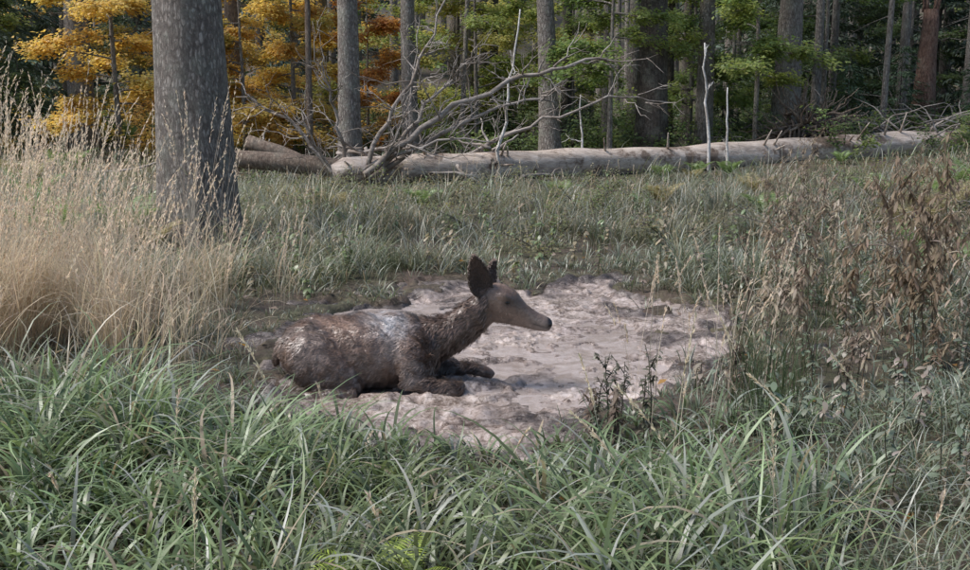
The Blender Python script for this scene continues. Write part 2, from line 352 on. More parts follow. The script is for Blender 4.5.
xs=np.concatenate([RNG.uniform(.75,1.6,22),RNG.uniform(.9,1.7,16),RNG.uniform(-4,7,220),RNG.uniform(-2.5,3.2,16)])
ys=np.concatenate([RNG.uniform(4.9,5.8,22),RNG.uniform(5.6,6.3,16),RNG.uniform(9.5,17,220),RNG.uniform(3.0,4.6,16)])
hh=np.concatenate([RNG.uniform(.5,1.0,38),RNG.uniform(.3,.85,220),RNG.uniform(.35,.6,16)])
k=sdf(xs,ys)>-.3; xs,ys,hh=xs[k],ys[k],hh[k]
plume_grass(mb,xs,ys,hh,RNG.uniform(0,6.28,len(xs)),RNG.uniform(.05,.5,len(xs)),nsp=46,plume=.2,pl=.022,w=.004)
arr=[(-.84,4.35,.66,2.6,.55),(.62,3.45,.6,2.5,.8),(.80,3.5,.66,2.6,.7),(1.4,3.95,.6,2.6,.8),(1.72,4.2,.6,2.8,.6),(.95,3.2,.6,1.6,.2),(-.9,3.0,.5,1.5,.15),(.72,3.9,.75,.9,.3),(1.25,4.5,.7,2.4,.5),(.5,4.0,.6,2.0,.5)]
a=np.array(arr); plume_grass(mb,a[:,0],a[:,1],a[:,2]*1.1,a[:,3],a[:,4],nsp=90,plume=.35,pl=.024,col=(.66,.59,.45),w=.005)
mb.build('seed_head_grass',[M_dry])
mb=MB()
for (cx,cy,n,h) in [(1.35,4.95,80,.6),(1.5,5.2,80,.65),(2.5,7.5,60,.7),(1.95,6.2,50,.6),(-2.3,5.1,60,.5),(-.9,9.9,60,.4),(2.4,9.0,60,.55),(3.4,10.5,60,.6),(-1.2,11.5,50,.5),(1.2,11.2,60,.5)]:
    X=cx+RNG.normal(0,.09,n);Y=cy+RNG.normal(0,.09,n)
    blades(mb,np.stack([X,Y,gzw(X,Y)],-1),RNG.uniform(0,6.28,n),RNG.uniform(.6,1,n)*h,np.full(n,.004),RNG.uniform(0,.25,n),RNG.uniform(0,.5,n),5,jit((.04,.06,.02),n),jit((.08,.11,.05),n),0)
mb.build('rush_clump',[M_grass])
# ------------------------------------------------------------------ herbs
def herb(mb,x,y,H,nleaf,ls,col,stemcol,droop=.3,m=0,branch=0,asp=.5,lean=.1):
    az=RNG.uniform(0,6.28); z0=float(gzw(x,y)); t=np.linspace(0,1,7)
    pts=np.stack([x+np.cos(az)*lean*H*t**1.5,y+np.sin(az)*lean*H*t**1.5,z0+H*t],-1)+np.cumsum(RNG.normal(0,.012*H,(7,3)),0)
    tube(mb,pts,.0045*(1-.6*t),stemcol,5,m,False)
    P=[pts]
    for b_ in range(branch):
        k=RNG.integers(2,6); a2=RNG.uniform(0,6.28); l=RNG.uniform(.15,.35)*H
        q=pts[k]+np.stack([np.cos(a2)*l*.6*t,np.sin(a2)*l*.6*t,l*.8*t],-1); tube(mb,q,.003*(1-.6*t),stemcol,4,m,False); P.append(q)
    for q in P:
        n=max(3,int(nleaf*(1 if q is pts else .4)))
        tt=RNG.uniform(.15,1,n)*6; i=np.clip(tt.astype(int),0,5); fr=(tt-i)[:,None]
        p=q[i]*(1-fr)+q[i+1]*fr
        a3=RNG.uniform(0,6.28,n); d=np.stack([np.cos(a3),np.sin(a3),RNG.normal(.2,.3,n)-droop],-1)
        s=RNG.uniform(.5,1.2,n)*ls
        th=np.clip(np.arccos(np.clip(unit(d)[:,2],-1,1)),.05,3)
        blades(mb,p,a3,s,s*asp,th,np.full(n,.6),4,jit(np.array(col)*.8,n,.2),jit(col,n,.3),m,'oval',twist=RNG.normal(0,.8,n))
mb=MB()
for i in range(280):
    y=RNG.uniform(3.4,9.5); x=RNG.uniform(1.2,.52*y+.8)
    if sdf(np.array([x]),np.array([y]))[0]<.1: continue
    herb(mb,x,y,RNG.uniform(.12,.45),18,.055,(.20,.24,.17) if RNG.random()<.65 else (.34,.29,.24),(.14,.12,.08))
for i in range(260):
    y=RNG.uniform(8.5,18); x=RNG.uniform(-.45*y,.55*y)
    if sdf(np.array([x]),np.array([y]))[0]<.1: continue
    herb(mb,x,y,RNG.uniform(.15,.6),20,.075,(.21,.27,.14) if RNG.random()<.7 else (.34,.29,.2),(.12,.11,.06))
for (x,y,h) in [(.62,5.0,.42),(.68,5.08,.36),(.55,4.95,.3),(.78,4.9,.34),(.5,4.7,.26),(.85,5.2,.4)]:
    herb(mb,x,y,h,30,.04,(.12,.12,.08),(.10,.09,.06),branch=5,asp=.35)
mb.build('meadow_herbs',[M_grass])
mb=MB()
for (x,y,h,l) in [(2.66,6.3,1.35,.1),(2.75,6.2,1.2,.12),(2.52,6.5,1.2,.08),(2.9,6.6,1.3,.15),(2.35,6.6,.95,.1),(3.05,6.9,1.1,.1),(2.6,6.2,.8,.2),(2.8,6.4,1.1,.2)]:
    herb(mb,x,y,h,44,.08,(.28,.215,.15),(.22,.17,.12),.8,branch=9,asp=.24,lean=l)
for (x,y,h) in [(2.45,8.0,.85),(2.55,8.3,.7),(2.2,7.6,.6),(3.3,8,.9),(3.6,8.4,.8),(2.2,6.9,.5),(.5,4.85,.3),(.62,4.75,.3),(2.0,5.6,.5),(2.1,8.2,.6),(1.3,5.3,.45),(3.0,5.8,.7)]:
    herb(mb,x,y,h,34,.055,(.20,.155,.12),(.16,.13,.10),.5,branch=6,asp=.3)
for i in range(150):
    y=RNG.uniform(5.8,17); x=RNG.uniform(.27*y,.56*y+.3)
    herb(mb,x,y,RNG.uniform(.4,1.05),30,.07,(.29,.225,.165) if RNG.random()<.55 else (.46,.39,.30),(.24,.19,.14),.6,branch=5,asp=.22)
mb.build('withered_weeds',[M_dry])
def fern(mb,x,y,S,nf,col):
    z0=float(gzw(x,y)); 
    for k in range(nf):
        az=k*2*np.pi/nf+RNG.normal(0,.25); L=S*RNG.uniform(.75,1.1)
        c=blades(mb,np.array([[x,y,z0]]),np.array([az]),np.array([L]),np.array([.006]),np.array([.3]),np.array([1.25]),16,np.array([col])*.7,np.array([col]),0,'stem',twist=np.zeros(1))[0]
        t=np.linspace(.15,1,26); kk=t*16; i=np.clip(kk.astype(int),0,15); fr=(kk-i)[:,None]
        p=c[i]*(1-fr)+c[i+1]*fr; d=unit(c[i+1]-c[i]); side=np.cross(d,[0,0,1.]); side=unit(side); up=np.cross(side,d)
        ln=L*.24*np.sin(np.pi*np.clip(t*.8+.18,0,1))+.01
        for s in (-1,1):
            leaves(mb,p,side*s+d*.35-up*.08,up+RNG.normal(0,.25,up.shape),ln,jit(col,len(p),.2),0,.13)
mb=MB()
FG=(.21,.30,.11)
for (x,y,s) in [(-4.6,11,.9),(-4.1,11.8,.8),(-5.2,12.5,.9),(-3.6,11.2,.6),(3.4,20,.5),(4.2,20.6,.5),(4.8,20.6,.5),(3.9,19.6,.4),(7.5,22,.5),(5.5,13,.7),(6.1,13.8,.8),(6.8,13.5,.7),(5.0,12.2,.7),(6.4,15,.8),(-6.5,15,.9),(-7.5,17,.9),(-8,20,.9),(7.4,16,.9),(8.3,17.5,.9),(6.0,16,.7),(4.6,11,.6),(4.2,9.4,.6),(2.8,16.5,.6),(-1,16,.5),(1.2,17,.5),(-2.2,15,.5),(4.4,17,.6),(3.9,14.5,.6)]:
    fern(mb,x,y,s,9,FG if RNG.random()<.6 else (.36,.31,.16))
for i in range(70):
    fern(mb,RNG.uniform(-14,16),RNG.uniform(24.5,36),RNG.uniform(.6,1.0),8,(.21,.30,.11))
fern(mb,-.31,3.05,.34,6,(.36,.46,.08))
mb.build('fern',[M_grass])
mb=MB(); n=1300; x,y=frustum_pts(n,3,24); z=gzw(x,y)+.02+RNG.random(n)*.08
k=sdf(x,y)>-.1; x,y,z=x[k],y[k],z[k]; n=len(x)
a3=RNG.uniform(0,6.28,n); d=np.stack([np.cos(a3),np.sin(a3),RNG.normal(0,.3,n)],-1)
leaves(mb,np.stack([x,y,z],-1),d,np.stack([RNG.normal(0,.4,n),RNG.normal(0,.4,n),np.ones(n)],-1),RNG.uniform(.04,.09,n),np.where((RNG.random(n)<.3)[:,None],jit((.45,.24,.08),n,.3),jit((.3,.25,.21),n,.3)),0,.65)
mb.build('fallen_leaves',[M_leaf])
# ------------------------------------------------------------------ trees
YEL=[(.72,.54,.16),(.70,.48,.14),(.64,.55,.18),(.64,.40,.14)]
YGR=[(.38,.42,.13),(.29,.38,.12),(.52,.47,.16)]
GRN=[(.17,.26,.09),(.22,.31,.10),(.30,.36,.13)]
DGR=[(.09,.13,.06),(.12,.17,.08)]
def trunkpts(x,y,H,lean=(0,0),n=18,wob=.06):
    t=np.linspace(0,1,n)**1.35; z0=float(gz(x,y))-.15
    w=np.cumsum(RNG.normal(0,wob,(n,2))*np.sqrt(H)/14,0); w-=w[:1]
    return np.stack([x+lean[0]*H*t+w[:,0]*t,y+lean[1]*H*t+w[:,1]*t,z0+H*t],-1),t
def limb_spray(mb,p0,az,L,up,ntw,leafn,ls,pal,r0,mbark=0,mleaf=1,droop=.15,flat=.35,bc=(1,1,1)):
    t=np.linspace(0,1,6)
    d=np.array([np.cos(az),np.sin(az),0])
    pts=p0+d*L*t[:,None]+np.array([0,0,1])*(up*L*t-droop*L*t**2)[:,None]+RNG.normal(0,.02*L,(6,3))*t[:,None]
    tube(mb,pts,r0*(1-.85*t)+.003,bc,5,mbark,False)
    P=[];D=[]
    for k in range(ntw):
        u=RNG.uniform(.25,1)*5; i=min(int(u),4); q=pts[i]*(1-(u-i))+pts[i+1]*(u-i)
        s=RNG.choice([-1,1]); a2=az+s*RNG.uniform(.3,1.2); l=L*RNG.uniform(.2,.45)
        dd=np.array([np.cos(a2),np.sin(a2),RNG.uniform(-.3,.35)])
        tw=q+dd*l*np.linspace(0,1,3)[:,None]; tube(mb,tw,np.array([.25,.15,.06])*r0+.002,bc,4,mbark,False)
        v=RNG.random(leafn)[:,None]
        P.append(q+dd*l*v+RNG.normal(0,.06,(leafn,3))*np.array([1,1,.9])*(1+ls*4)); 
        a3=a2+RNG.choice([-1,1],leafn)*RNG.uniform(.2,1.3,leafn)
        D.append(np.stack([np.cos(a3),np.sin(a3),RNG.normal(-.25,.3,leafn)],-1))
    if not P: return
    P=np.concatenate(P);D=np.concatenate(D);n=len(P)
    nr=np.stack([RNG.normal(0,flat,n),RNG.normal(0,flat,n)-.3,np.ones(n)],-1)
    base=np.array(pal[RNG.integers(len(pal))]); mix=np.array([pal[i] for i in RNG.integers(0,len(pal),n)])
    col=jit(1,n,.25)*(base*.55+mix*.45)
    leaves(mb,P,D,nr,RNG.uniform(.7,1.3,n)*ls,col,mleaf,.62)
def big_tree(name,x,y,r,H,mat,pal=GRN,lean=(0,0),crown0=7.5,stubs=6,flare=.35,side=20,rough=.10,nl=12,ls=.15):
    mb=MB(); pts,t=trunkpts(x,y,H,lean,26 if r>.3 else 18); z=pts[:,2]-pts[0,2]
    rad=r*(1-.85*t)*(1+flare*np.exp(-z/(r*1.3)))
    tube(mb,pts,rad,(1,1,1),side,0,True,rough,int(abs(x)*100))
    for s in range(stubs):
        zz=RNG.uniform(1.2,crown0*.8); i=np.searchsorted(z,zz)-1; a=RNG.uniform(0,6.28); L=RNG.uniform(.3,1.3)
        tt=np.linspace(0,1,5)[:,None]; d=np.array([np.cos(a),np.sin(a),RNG.uniform(-.35,.25)])
        q=pts[i]+(pts[i+1]-pts[i])*.3+d*(tt*L)+np.array([0,0,-1])*tt**2*.12*L+RNG.normal(0,.03,(5,3))*tt
        tube(mb,q,.016*(1-.8*tt[:,0]),(1,1,1),5,0,False)
    for k in range(nl):
        zz=crown0+(H-crown0)*(k+RNG.random())/nl*.97; i=min(max(np.searchsorted(z,zz)-1,0),len(z)-2)
        fr=(zz-z[i])/(z[i+1]-z[i]); q=pts[i]*(1-fr)+pts[i+1]*fr
        limb_spray(mb,q,RNG.uniform(0,6.28),RNG.uniform(1.3,2.6)*(1-.6*(zz-crown0)/(H-crown0)),.25,7,18,ls,pal,.04)
    return mb.build(name,[mat,M_leaf])
big_tree('old_maple_tree',-3.37,12.2,.43,17,M_barkgrey,YGR,crown0=9,stubs=4,side=48,rough=.12,flare=.2,lean=(-.004,0))
TT=[('spruce_trunk_tree',-9.55,25,.33,M_barkgrey,(0,0)),('beech_tree',-2.77,21.5,.26,M_barkgrey,(.0,0)),('beech_tree',-1.77,25,.22,M_barkgrey,(-.01,0)),
 ('beech_tree',1.5,24,.25,M_barkgrey,(-.04,0)),('spruce_trunk_tree',3.9,24.5,.38,M_barkdark,(-.015,0)),('beech_tree',5.3,25.5,.23,M_barkgrey,(0,0)),
 ('beech_tree',7.4,26,.36,M_barkgrey,(.01,0)),('beech_tree',11.8,30,.17,M_barkgrey,(0,0)),('beech_tree',14.7,34,.2,M_barkgrey,(0,0)),('beech_tree',13.75,30,.22,M_barkgrey,(0,0)),
 ('beech_tree',-6.4,27,.23,M_barkbrown,(.0,0)),('beech_tree',4.7,27,.13,M_barkdark,(0,0)),('beech_tree',10.0,26.5,.09,M_barkgrey,(.01,0)),('beech_tree',3.1,27,.13,M_barkgrey,(0,0)),('beech_tree',-8.0,38,.22,M_barkdark,(0,0)),('beech_tree',-12.5,32,.26,M_barkdark,(0,0)),
 ('beech_tree',.2,30,.14,M_barkdark,(.02,0)),('beech_tree',9.0,31,.2,M_barkdark,(0,0)),('beech_tree',-.6,26,.07,M_barkgrey,(.05,0)),('beech_tree',6.3,33,.2,M_barkdark,(0,0)),('beech_tree',12.6,27,.1,M_barkgrey,(.02,0)),
 ('beech_tree',8.6,27.5,.14,M_barkgrey,(.0,0)),('beech_tree',-7.4,26.5,.12,M_barkdark,(.0,0)),('beech_tree',-4.0,24,.08,M_barkbrown,(.01,0)),('beech_tree',2.2,28.5,.16,M_barkdark,(.0,0)),('beech_tree',-.9,31,.2,M_barkgrey,(.0,0))]
for (nm,x,y,r,mt,ln) in TT:
    big_tree(nm,x,y,r,RNG.uniform(12,15),mt,GRN if nm[0]=='b' else DGR,ln,crown0=9.5,side=20 if r>.2 else 12,stubs=7,nl=6)
def understory(name,x,y,H,r,pal,z0,nl,L,ntw=13,leafn=56,ls=.095,bias=None,mat=None,lean=(0,0)):
    mb=MB(); pts,t=trunkpts(x,y,H,lean,14,.12); z=pts[:,2]-pts[0,2]
    tube(mb,pts,r*(1-.85*t)*(1+.3*np.exp(-z/(r*2))),(1,1,1),12,0,True,.08,3)
    for k in range(nl):
        zz=z0+(H*.97-z0)*((k+RNG.random())/nl)**1.25; i=min(max(np.searchsorted(z,zz)-1,0),len(z)-2)
        fr=(zz-z[i])/(z[i+1]-z[i]); q=pts[i]*(1-fr)+pts[i+1]*fr
        a=RNG.uniform(0,6.28) if bias is None else RNG.normal(bias,.9)
        limb_spray(mb,q,a,RNG.uniform(.6,1.1)*L*(1-.45*(zz-z0)/(H-z0)),RNG.uniform(-.1,.4),ntw,leafn,ls,pal,.022)
    return mb.build(name,[mat or M_barkgrey,M_leaf])
understory('yellow_maple_tree',-8.0,23,6.5,.07,YEL,.9,24,1.7)
understory('yellow_maple_tree',-9.3,30,7,.08,YEL+YGR[2:],.9,24,2.1)
understory('yellow_maple_tree',-7.1,30,7,.08,YEL+YGR[2:],.7,26,2.1)
understory('yellow_maple_tree',-4.6,25.5,6.5,.07,YEL,.6,28,1.7)
understory('yellow_maple_tree',-5.6,24.5,5.5,.06,YEL+YGR[2:],.7,20,1.4)
understory('yellow_maple_tree',-4.2,31,8,.08,YEL+YGR,.7,26,2.3)
understory('orange_rowan_tree',-3.0,27,4,.05,[(.6,.30,.11),(.66,.42,.13)],.3,16,1.4)
understory('young_beech_tree',-12.0,24,6,.07,DGR+YGR[:1],1.0,20,2.0)
understory('young_beech_tree',-.2,26.5,6,.07,YGR,1.3,22,2.2)
understory('young_beech_tree',-.8,30,7,.08,YGR,1.0,24,2.4)
understory('young_beech_tree',.9,32,7,.08,YGR+YEL[2:3],.9,22,2.4)
understory('young_beech_tree',2.4,29,7,.08,YGR+GRN,1.2,22,2.4)
understory('young_beech_tree',2.8,23.6,6,.07,GRN+YGR[:1],1.9,16,1.8)
understory('young_beech_tree',5.2,26.8,6,.08,GRN+YGR[:2],1.3,24,2.3)
understory('young_beech_tree',6.3,24.5,6,.07,GRN+YGR[:1],1.9,16,1.8)
understory('young_beech_tree',7.0,30,8,.08,GRN,1.3,22,2.5)
understory('young_beech_tree',9.3,29,8,.08,GRN+DGR,1.3,20,2.3)
understory('young_beech_tree',12.8,32,8,.08,DGR+GRN[:1],1.4,18,2.3)
def spruce(mb,x,y,H,Rb,z0,nw,dens,col,ls=.22,r=.12):
    pts,t=trunkpts(x,y,H,(0,0),8,.02); tube(mb,pts,r*(1-.9*t),(1,1,1),8,0,False)
    z=pts[:,2]; P=[];D=[];
    for k in range(nw):
        zz=z0+(H*.97-z0)*(k/nw); rr=Rb*(1-(zz/H))**.8+.15
        for j in range(7):
            a=RNG.uniform(0,6.28); L=rr*RNG.uniform(.7,1.1); n=int(dens*L)+3
            v=RNG.uniform(.12,1,n); d=np.array([np.cos(a),np.sin(a)])
            sidev=RNG.normal(0,.14,n)*L*(1.1-v)
            px=pts[0,0]+d[0]*L*v-d[1]*sidev; py=pts[0,1]+d[1]*L*v+d[0]*sidev; pz=pts[0,2]+zz-.35*L*v+.12*L*v**2-RNG.random(n)*.12
            P.append(np.stack([px,py,pz],-1)); s=np.sign(sidev)
            D.append(np.stack([d[0]-d[1]*s*.7,d[1]+d[0]*s*.7,np.full(n,-.45)+RNG.normal(0,.3,n)],-1))
    P=np.concatenate(P);D=np.concatenate(D);n=len(P)
    leaves(mb,P,D,np.stack([RNG.normal(0,.5,n),RNG.normal(0,.5,n),np.ones(n)],-1),RNG.uniform(.6,1.3,n)*ls,jit(col,n,.3),1,.22)
for (x,y,H,Rb,z0) in [(-12.2,26,14,2.6,.8),(-13.8,30,15,3,.6),(-11.0,34,15,2.6,1),(13,37,15,3,.8),(9.3,36,15,2.8,.8),(16.5,32,14,3,.6),(11.6,40,16,3,1),(10.6,33,14,2.4,1.2),(14.0,33,14,2.4,1.0)]:
    mb=MB(); spruce(mb,x,y,H,Rb,z0,30,32,(.10,.135,.10),.24); mb.build('spruce_tree',[M_barkdark,M_needle])
for (x,y,H) in [(9.0,26.2,2.4),(10.8,27.5,3.0),(13.0,28,2.6),(8.2,28.5,2.2),(2.3,26,1.7),(-10.8,24.5,3.0),(12.2,25.8,1.8),(6.2,27.5,2.0),(.4,27.5,1.7)]:
    mb=MB(); spruce(mb,x,y,H,H*.36,.12,14,44,(.10,.15,.09),.13,.035); mb.build('young_spruce_tree',[M_barkdark,M_needle])
mb=MB()
for i in range(105):
    y=RNG.uniform(40,88); x=RNG.uniform(-.56*y-4,.56*y+4)
    if RNG.random()<.6:
        spruce(mb,x,y,RNG.uniform(11,16),RNG.uniform(2,3.2),RNG.uniform(.5,3),20,14,(.10,.14,.115),.42,.16)  # needle colour lighter and bluer than nearer spruces, distance haze painted in
    else:
        pts,t=trunkpts(x,y,15,(0,0),8,.05); tube(mb,pts,RNG.uniform(.14,.3)*(1-.7*t),(1,1,1),10,0,False)
        pal=YEL if (x<-3 and RNG.random()<.6) else GRN
        for k in range(12):
            limb_spray(mb,pts[0]+np.array([0,0,RNG.uniform(1.5,11)]),RNG.uniform(0,6.28),RNG.uniform(1.5,3),.2,6,24,.22,pal,.04,0,2)
for i in range(90):
    y=RNG.uniform(29,60); x=RNG.uniform(-.54*y,.54*y); pts,t=trunkpts(x,y,15,(RNG.normal(0,.01),0),8,.05); tube(mb,pts,RNG.uniform(.08,.24)*(1-.7*t),(1,1,1),10,0,False)
mb.build('distant_forest',[M_barkgrey,M_needle,M_leaf])
mb=MB()
for i in range(170):
    y=RNG.uniform(23,40); x=RNG.uniform(-.5*y,.5*y); z=float(gz(x,y))
    pal=(YEL+[(.45,.25,.12)]) if x<-2 and RNG.random()<.6 else (GRN+DGR+DGR)
    for k in range(5): limb_spray(mb,np.array([x,y,z]),RNG.uniform(0,6.28),RNG.uniform(.5,1.2),RNG.uniform(.5,1.3),8,18,.085,pal,.01)
for i in range(46):
    y=RNG.uniform(11,19); x=RNG.uniform(-.3*y,.54*y); z=float(gz(x,y))
    pal=[(.24,.26,.15),(.30,.26,.17),(.19,.25,.12)]
    for k in range(4): limb_spray(mb,np.array([x,y,z]),RNG.uniform(0,6.28),RNG.uniform(.2,.5),RNG.uniform(.5,1.3),6,14,.045,pal,.006)
mb.build('undergrowth_shrubs',[M_barkdark,M_leaf])
# ------------------------------------------------------------------ fallen log
mb=MB()
ctrl=np.array([(-2.75,19.1),(0,20.2),(3,21.4),(6.5,22.8),(9.5,24.1),(13.5,25.7),(17,27)])
s=np.linspace(0,len(ctrl)-1,90); xs=np.interp(s,np.arange(len(ctrl)),ctrl[:,0]); ys=np.interp(s,np.arange(len(ctrl)),ctrl[:,1])
rad=np.linspace(.25,.34,90)*(1+.03*np.sin(s*5)+.03*np.sin(s*13)); rad[0]*=.8
zg=.28*sstep(18,27,ys)
pts=np.stack([xs,ys,zg+.08+rad*.95+.02*np.sin(s*2.1)],-1)
tube(mb,pts,rad,(1,1,1),28,0,True,.12,5)
for k in range(26):
    i=RNG.integers(2,80); a=RNG.uniform(-.4,1.0); L=RNG.uniform(.12,.6); t=np.linspace(0,1,4)[:,None]
    d=np.array([RNG.normal(0,.4),-np.cos(a)*.8,np.sin(a)+.4]); tube(mb,pts[i]+d*(rad[i]*.8+t*L*.8),.03*(1-.6*t[:,0]),(1,1,1),6,0,True)
lg=mb.build('fallen_log',[M_log])
mb=MB()
def crook(p0,p1,sag,r0,r1,n=12,w=.05,sides=6,m=0,seed=None):
    t=np.linspace(0,1,n)[:,None]; p0=np.array(p0,float);p1=np.array(p1,float); L=np.linalg.norm(p1-p0)
    q=p0+(p1-p0)*t+np.array([0,0,1])*(4*t*(1-t))*sag
    nz=np.cumsum(RNG.normal(0,w*L/n,(n,3)),0)*1.6; nz-=nz[-1]*t
    q=q+nz; tube(mb,q,r0*(1-t[:,0])+r1*t[:,0],(1,1,1),sides,m,True); return q
def twigs(q,n,L,r,m=0):
    for k in range(n):
        i=RNG.integers(2,len(q)-1); d=unit(q[min(i+1,len(q)-1)]-q[i-1]); v=unit(d+RNG.normal(0,.7,3)+np.array([0,0,.15]))
        l=L*RNG.uniform(.4,1.2); q2=crook(q[i],q[i]+v*l,RNG.uniform(-.1,.1)*l,r,.003,7,.2,6,m)
        for kk in range(3):
            j=RNG.integers(2,6); crook(q2[j],q2[j]+unit(v+RNG.normal(0,.7,3))*l*.45,0,r*.5,.002,5,.15,4,m)
a=crook((-2.2,19.0,.3),(2.35,19.4,2.35),.55,.065,.02,18,.12); twigs(a,20,1.1,.018)
a=crook((-2.1,19.1,.3),(1.3,19.6,1.6),.35,.055,.014,14,.12); twigs(a,18,.9,.015)
a=crook((-2.3,19.2,.3),(-.7,19.0,3.4),-.1,.05,.014,14,.15); twigs(a,18,.9,.015)
a=crook((-1.9,19.1,.3),(-.2,19.0,2.4),.2,.05,.012,14,.15); twigs(a,14,.9,.014)
a=crook((-2.5,19.2,.3),(-2.9,18.8,2.3),.1,.04,.01,12,.15); twigs(a,13,.8,.013)
a=crook((-2.6,19.2,.2),(-4.6,19.5,1.7),.25,.05,.01,12,.15); twigs(a,18,.8,.014)
a=crook((-2.4,19,.3),(.2,18.8,.9),.2,.04,.01,12,.15); twigs(a,14,.7,.012)
a=crook((-1.9,18.9,.2),(-1.3,18.6,1.6),.0,.035,.008,10,.15); twigs(a,10,.6,.012)
a=crook((-2.7,19.3,.2),(-3.3,19.0,1.4),.0,.035,.008,10,.15); twigs(a,10,.7,.012)
a=crook((-.5,20,.5),(3.6,20.6,1.6),.3,.04,.01,14,.15); twigs(a,14,.8,.012)
for k in range(50):
    x=RNG.uniform(-4.8,.5); y=RNG.uniform(19.3,21); z=.15+RNG.random()*.6
    crook((x,y,z),(x+RNG.normal(0,.9),y+RNG.normal(0,.5),z+RNG.normal(0,.45)),0,.035,.01,8,.15)
mb.build('fallen_branch_tangle',[M_twig])
mb=MB()
a=crook((-5.0,19.6,.55),(-2.3,19.4,.30),.05,.16,.20,14,.02,12); 
a=crook((-4.6,20.4,.85),(-2.9,19.8,.2),.05,.13,.12,12,.03,12)
a=crook((-5.2,20.6,.35),(-3.0,20.3,.30),.03,.12,.12,12,.03,12)
mb.build('rotten_log',[M_barkbrown])
def pole(name,x,y,h,r,lx,mat,tw=3,curve=.08):
    global mb
    mb=MB(); z=float(gz(x,y)); q=crook((x,y,z-.1),(x+lx,y,z+h),0,r,r*.35,12,curve); twigs(q,tw,.4,r*.35); mb.build(name,[mat])
pole('bleached_dead_sapling',.3,19.8,3.2,.035,.35,M_white,4,.12)
pole('bleached_dead_sapling',2.0,21.0,1.6,.03,-.1,M_white,1)
pole('bleached_dead_sapling',4.6,21.6,2.6,.04,-.15,M_white,3)
pole('bleached_dead_sapling',5.0,21.6,1.7,.035,-.05,M_white,2)
pole('bleached_dead_sapling',-1.6,19.6,2.9,.025,.4,M_twig,5)
mb=MB()
c=np.array([7.4,24.0,1.0])
for k in range(190):
    v=unit(RNG.normal(0,1,3)*np.array([1,.5,.8])); p=c+v*RNG.uniform(.1,.6)*np.array([1.2,.6,.8])
    crook(p,p+unit(v+RNG.normal(0,.5,3)+np.array([.3,0,-.2]))*RNG.uniform(.3,1.1),-.05,.035,.006,7,.25,6)
mb.build('upturned_roots',[M_barkbrown])
mb=MB()
pts,t=trunkpts(11.6,28,3.6,(0,0),12,.1); tube(mb,pts,.33*(1-.35*t)*(1+.4*np.exp(-t*8)),(1,1,1),14,0,True,.35,8)
for k in range(9):
    a=RNG.uniform(0,6.28); p=pts[-1]+np.array([np.cos(a),np.sin(a),-.3])*.16; crook(p,p+np.array([RNG.normal(0,.06),RNG.normal(0,.06),RNG.uniform(.3,.9)]),0,.05,.008,6,.06,5)
mb.build('broken_snag',[barkmat('rotten_red_wood',(.06,.035,.025),(.19,.105,.075),(.30,.20,.15),lichen=.15)])
mb=MB()
for k in range(150):
    x=RNG.uniform(6.0,14); y=RNG.uniform(24,29); z=float(gz(x,y))+RNG.random()*.6
    crook((x,y,z),(x+RNG.normal(0,1.2),y+RNG.normal(0,.5),z+abs(RNG.normal(0,.5))),.1,.025,.005,8,.15,5)
for k in range(45):
    y=RNG.uniform(8,16); x=RNG.uniform(.3*y,.52*y); z=float(gz(x,y))+.05+RNG.random()*.25
    crook((x,y,z),(x+RNG.normal(0,.5),y+RNG.normal(0,.3),z+abs(RNG.normal(0,.25))),.05,.01,.003,8,.2,5)
mb.build('dead_brushwood',[M_twig])
# ------------------------------------------------------------------ deer
OY=6.10
mb=MB()
def loft(rows,sides=28):
    r=np.array(rows,float)
    n=len(r); k=np.linspace(0,n-1,(n-1)*4+1)
    def cs(c):
        out=[]
        for u in k:
            i=min(int(u),n-2); f=u-i; p0=c[max(i-1,0)];p1=c[i];p2=c[i+1];p3=c[min(i+2,n-1)]
            out.append(.5*((2*p1)+(-p0+p2)*f+(2*p0-5*p1+4*p2-p3)*f*f+(-p0+3*p1-3*p2+p3)*f**3))
        return np.array(out)
    q=np.stack([cs(r[:,i]) for i in range(5)],1)
    tube(mb,q[:,:3],np.maximum(q[:,3:5],.004),(1,1,1),sides,0,True)
loft([(-1.275,OY,.17,.03,.03),(-1.25,OY,.18,.10,.10),(-1.17,OY,.19,.165,.17),(-1.03,OY,.19,.205,.225),(-.86,OY,.19,.215,.245),(-.70,OY,.195,.225,.255),(-.56,OY,.205,.23,.24),(-.44,OY,.20,.21,.20),(-.34,OY,.18,.16,.15),(-.27,OY,.17,.09,.09)])
loft([(-.66,OY-.02,.36,.04,.06),(-.54,OY-.03,.372,.075,.09),(-.42,OY-.02,.33,.07,.09)])
for sy in (-1,1): loft([(-1.14,OY+sy*.10,.335,.035,.03),(-1.06,OY+sy*.12,.345,.05,.04),(-.97,OY+sy*.12,.32,.035,.03)],12)
for sy in (-1,1):
    loft([(-.50,OY+sy*.13,.34,.06,.04),(-.47,OY+sy*.18,.24,.10,.065),(-.40,OY+sy*.20,.12,.10,.07),(-.38,OY+sy*.19,.04,.06,.05)])
    loft([(-1.16,OY+sy*.11,.28,.07,.06),(-1.08,OY+sy*.18,.22,.15,.10),(-.95,OY+sy*.21,.13,.16,.09),(-.82,OY+sy*.22,.05,.11,.07),(-.76,OY+sy*.22,.0,.06,.05)])
HY=OY-.04
loft([(-.52,OY,.24,.19,.16),(-.40,OY-.0,.245,.155,.12),(-.28,OY-.01,.27,.128,.095),(-.17,OY-.02,.310,.115,.085),(-.08,OY-.03,.370,.110,.076),(-.01,OY-.035,.425,.10,.068),(.04,OY-.035,.455,.075,.06)])
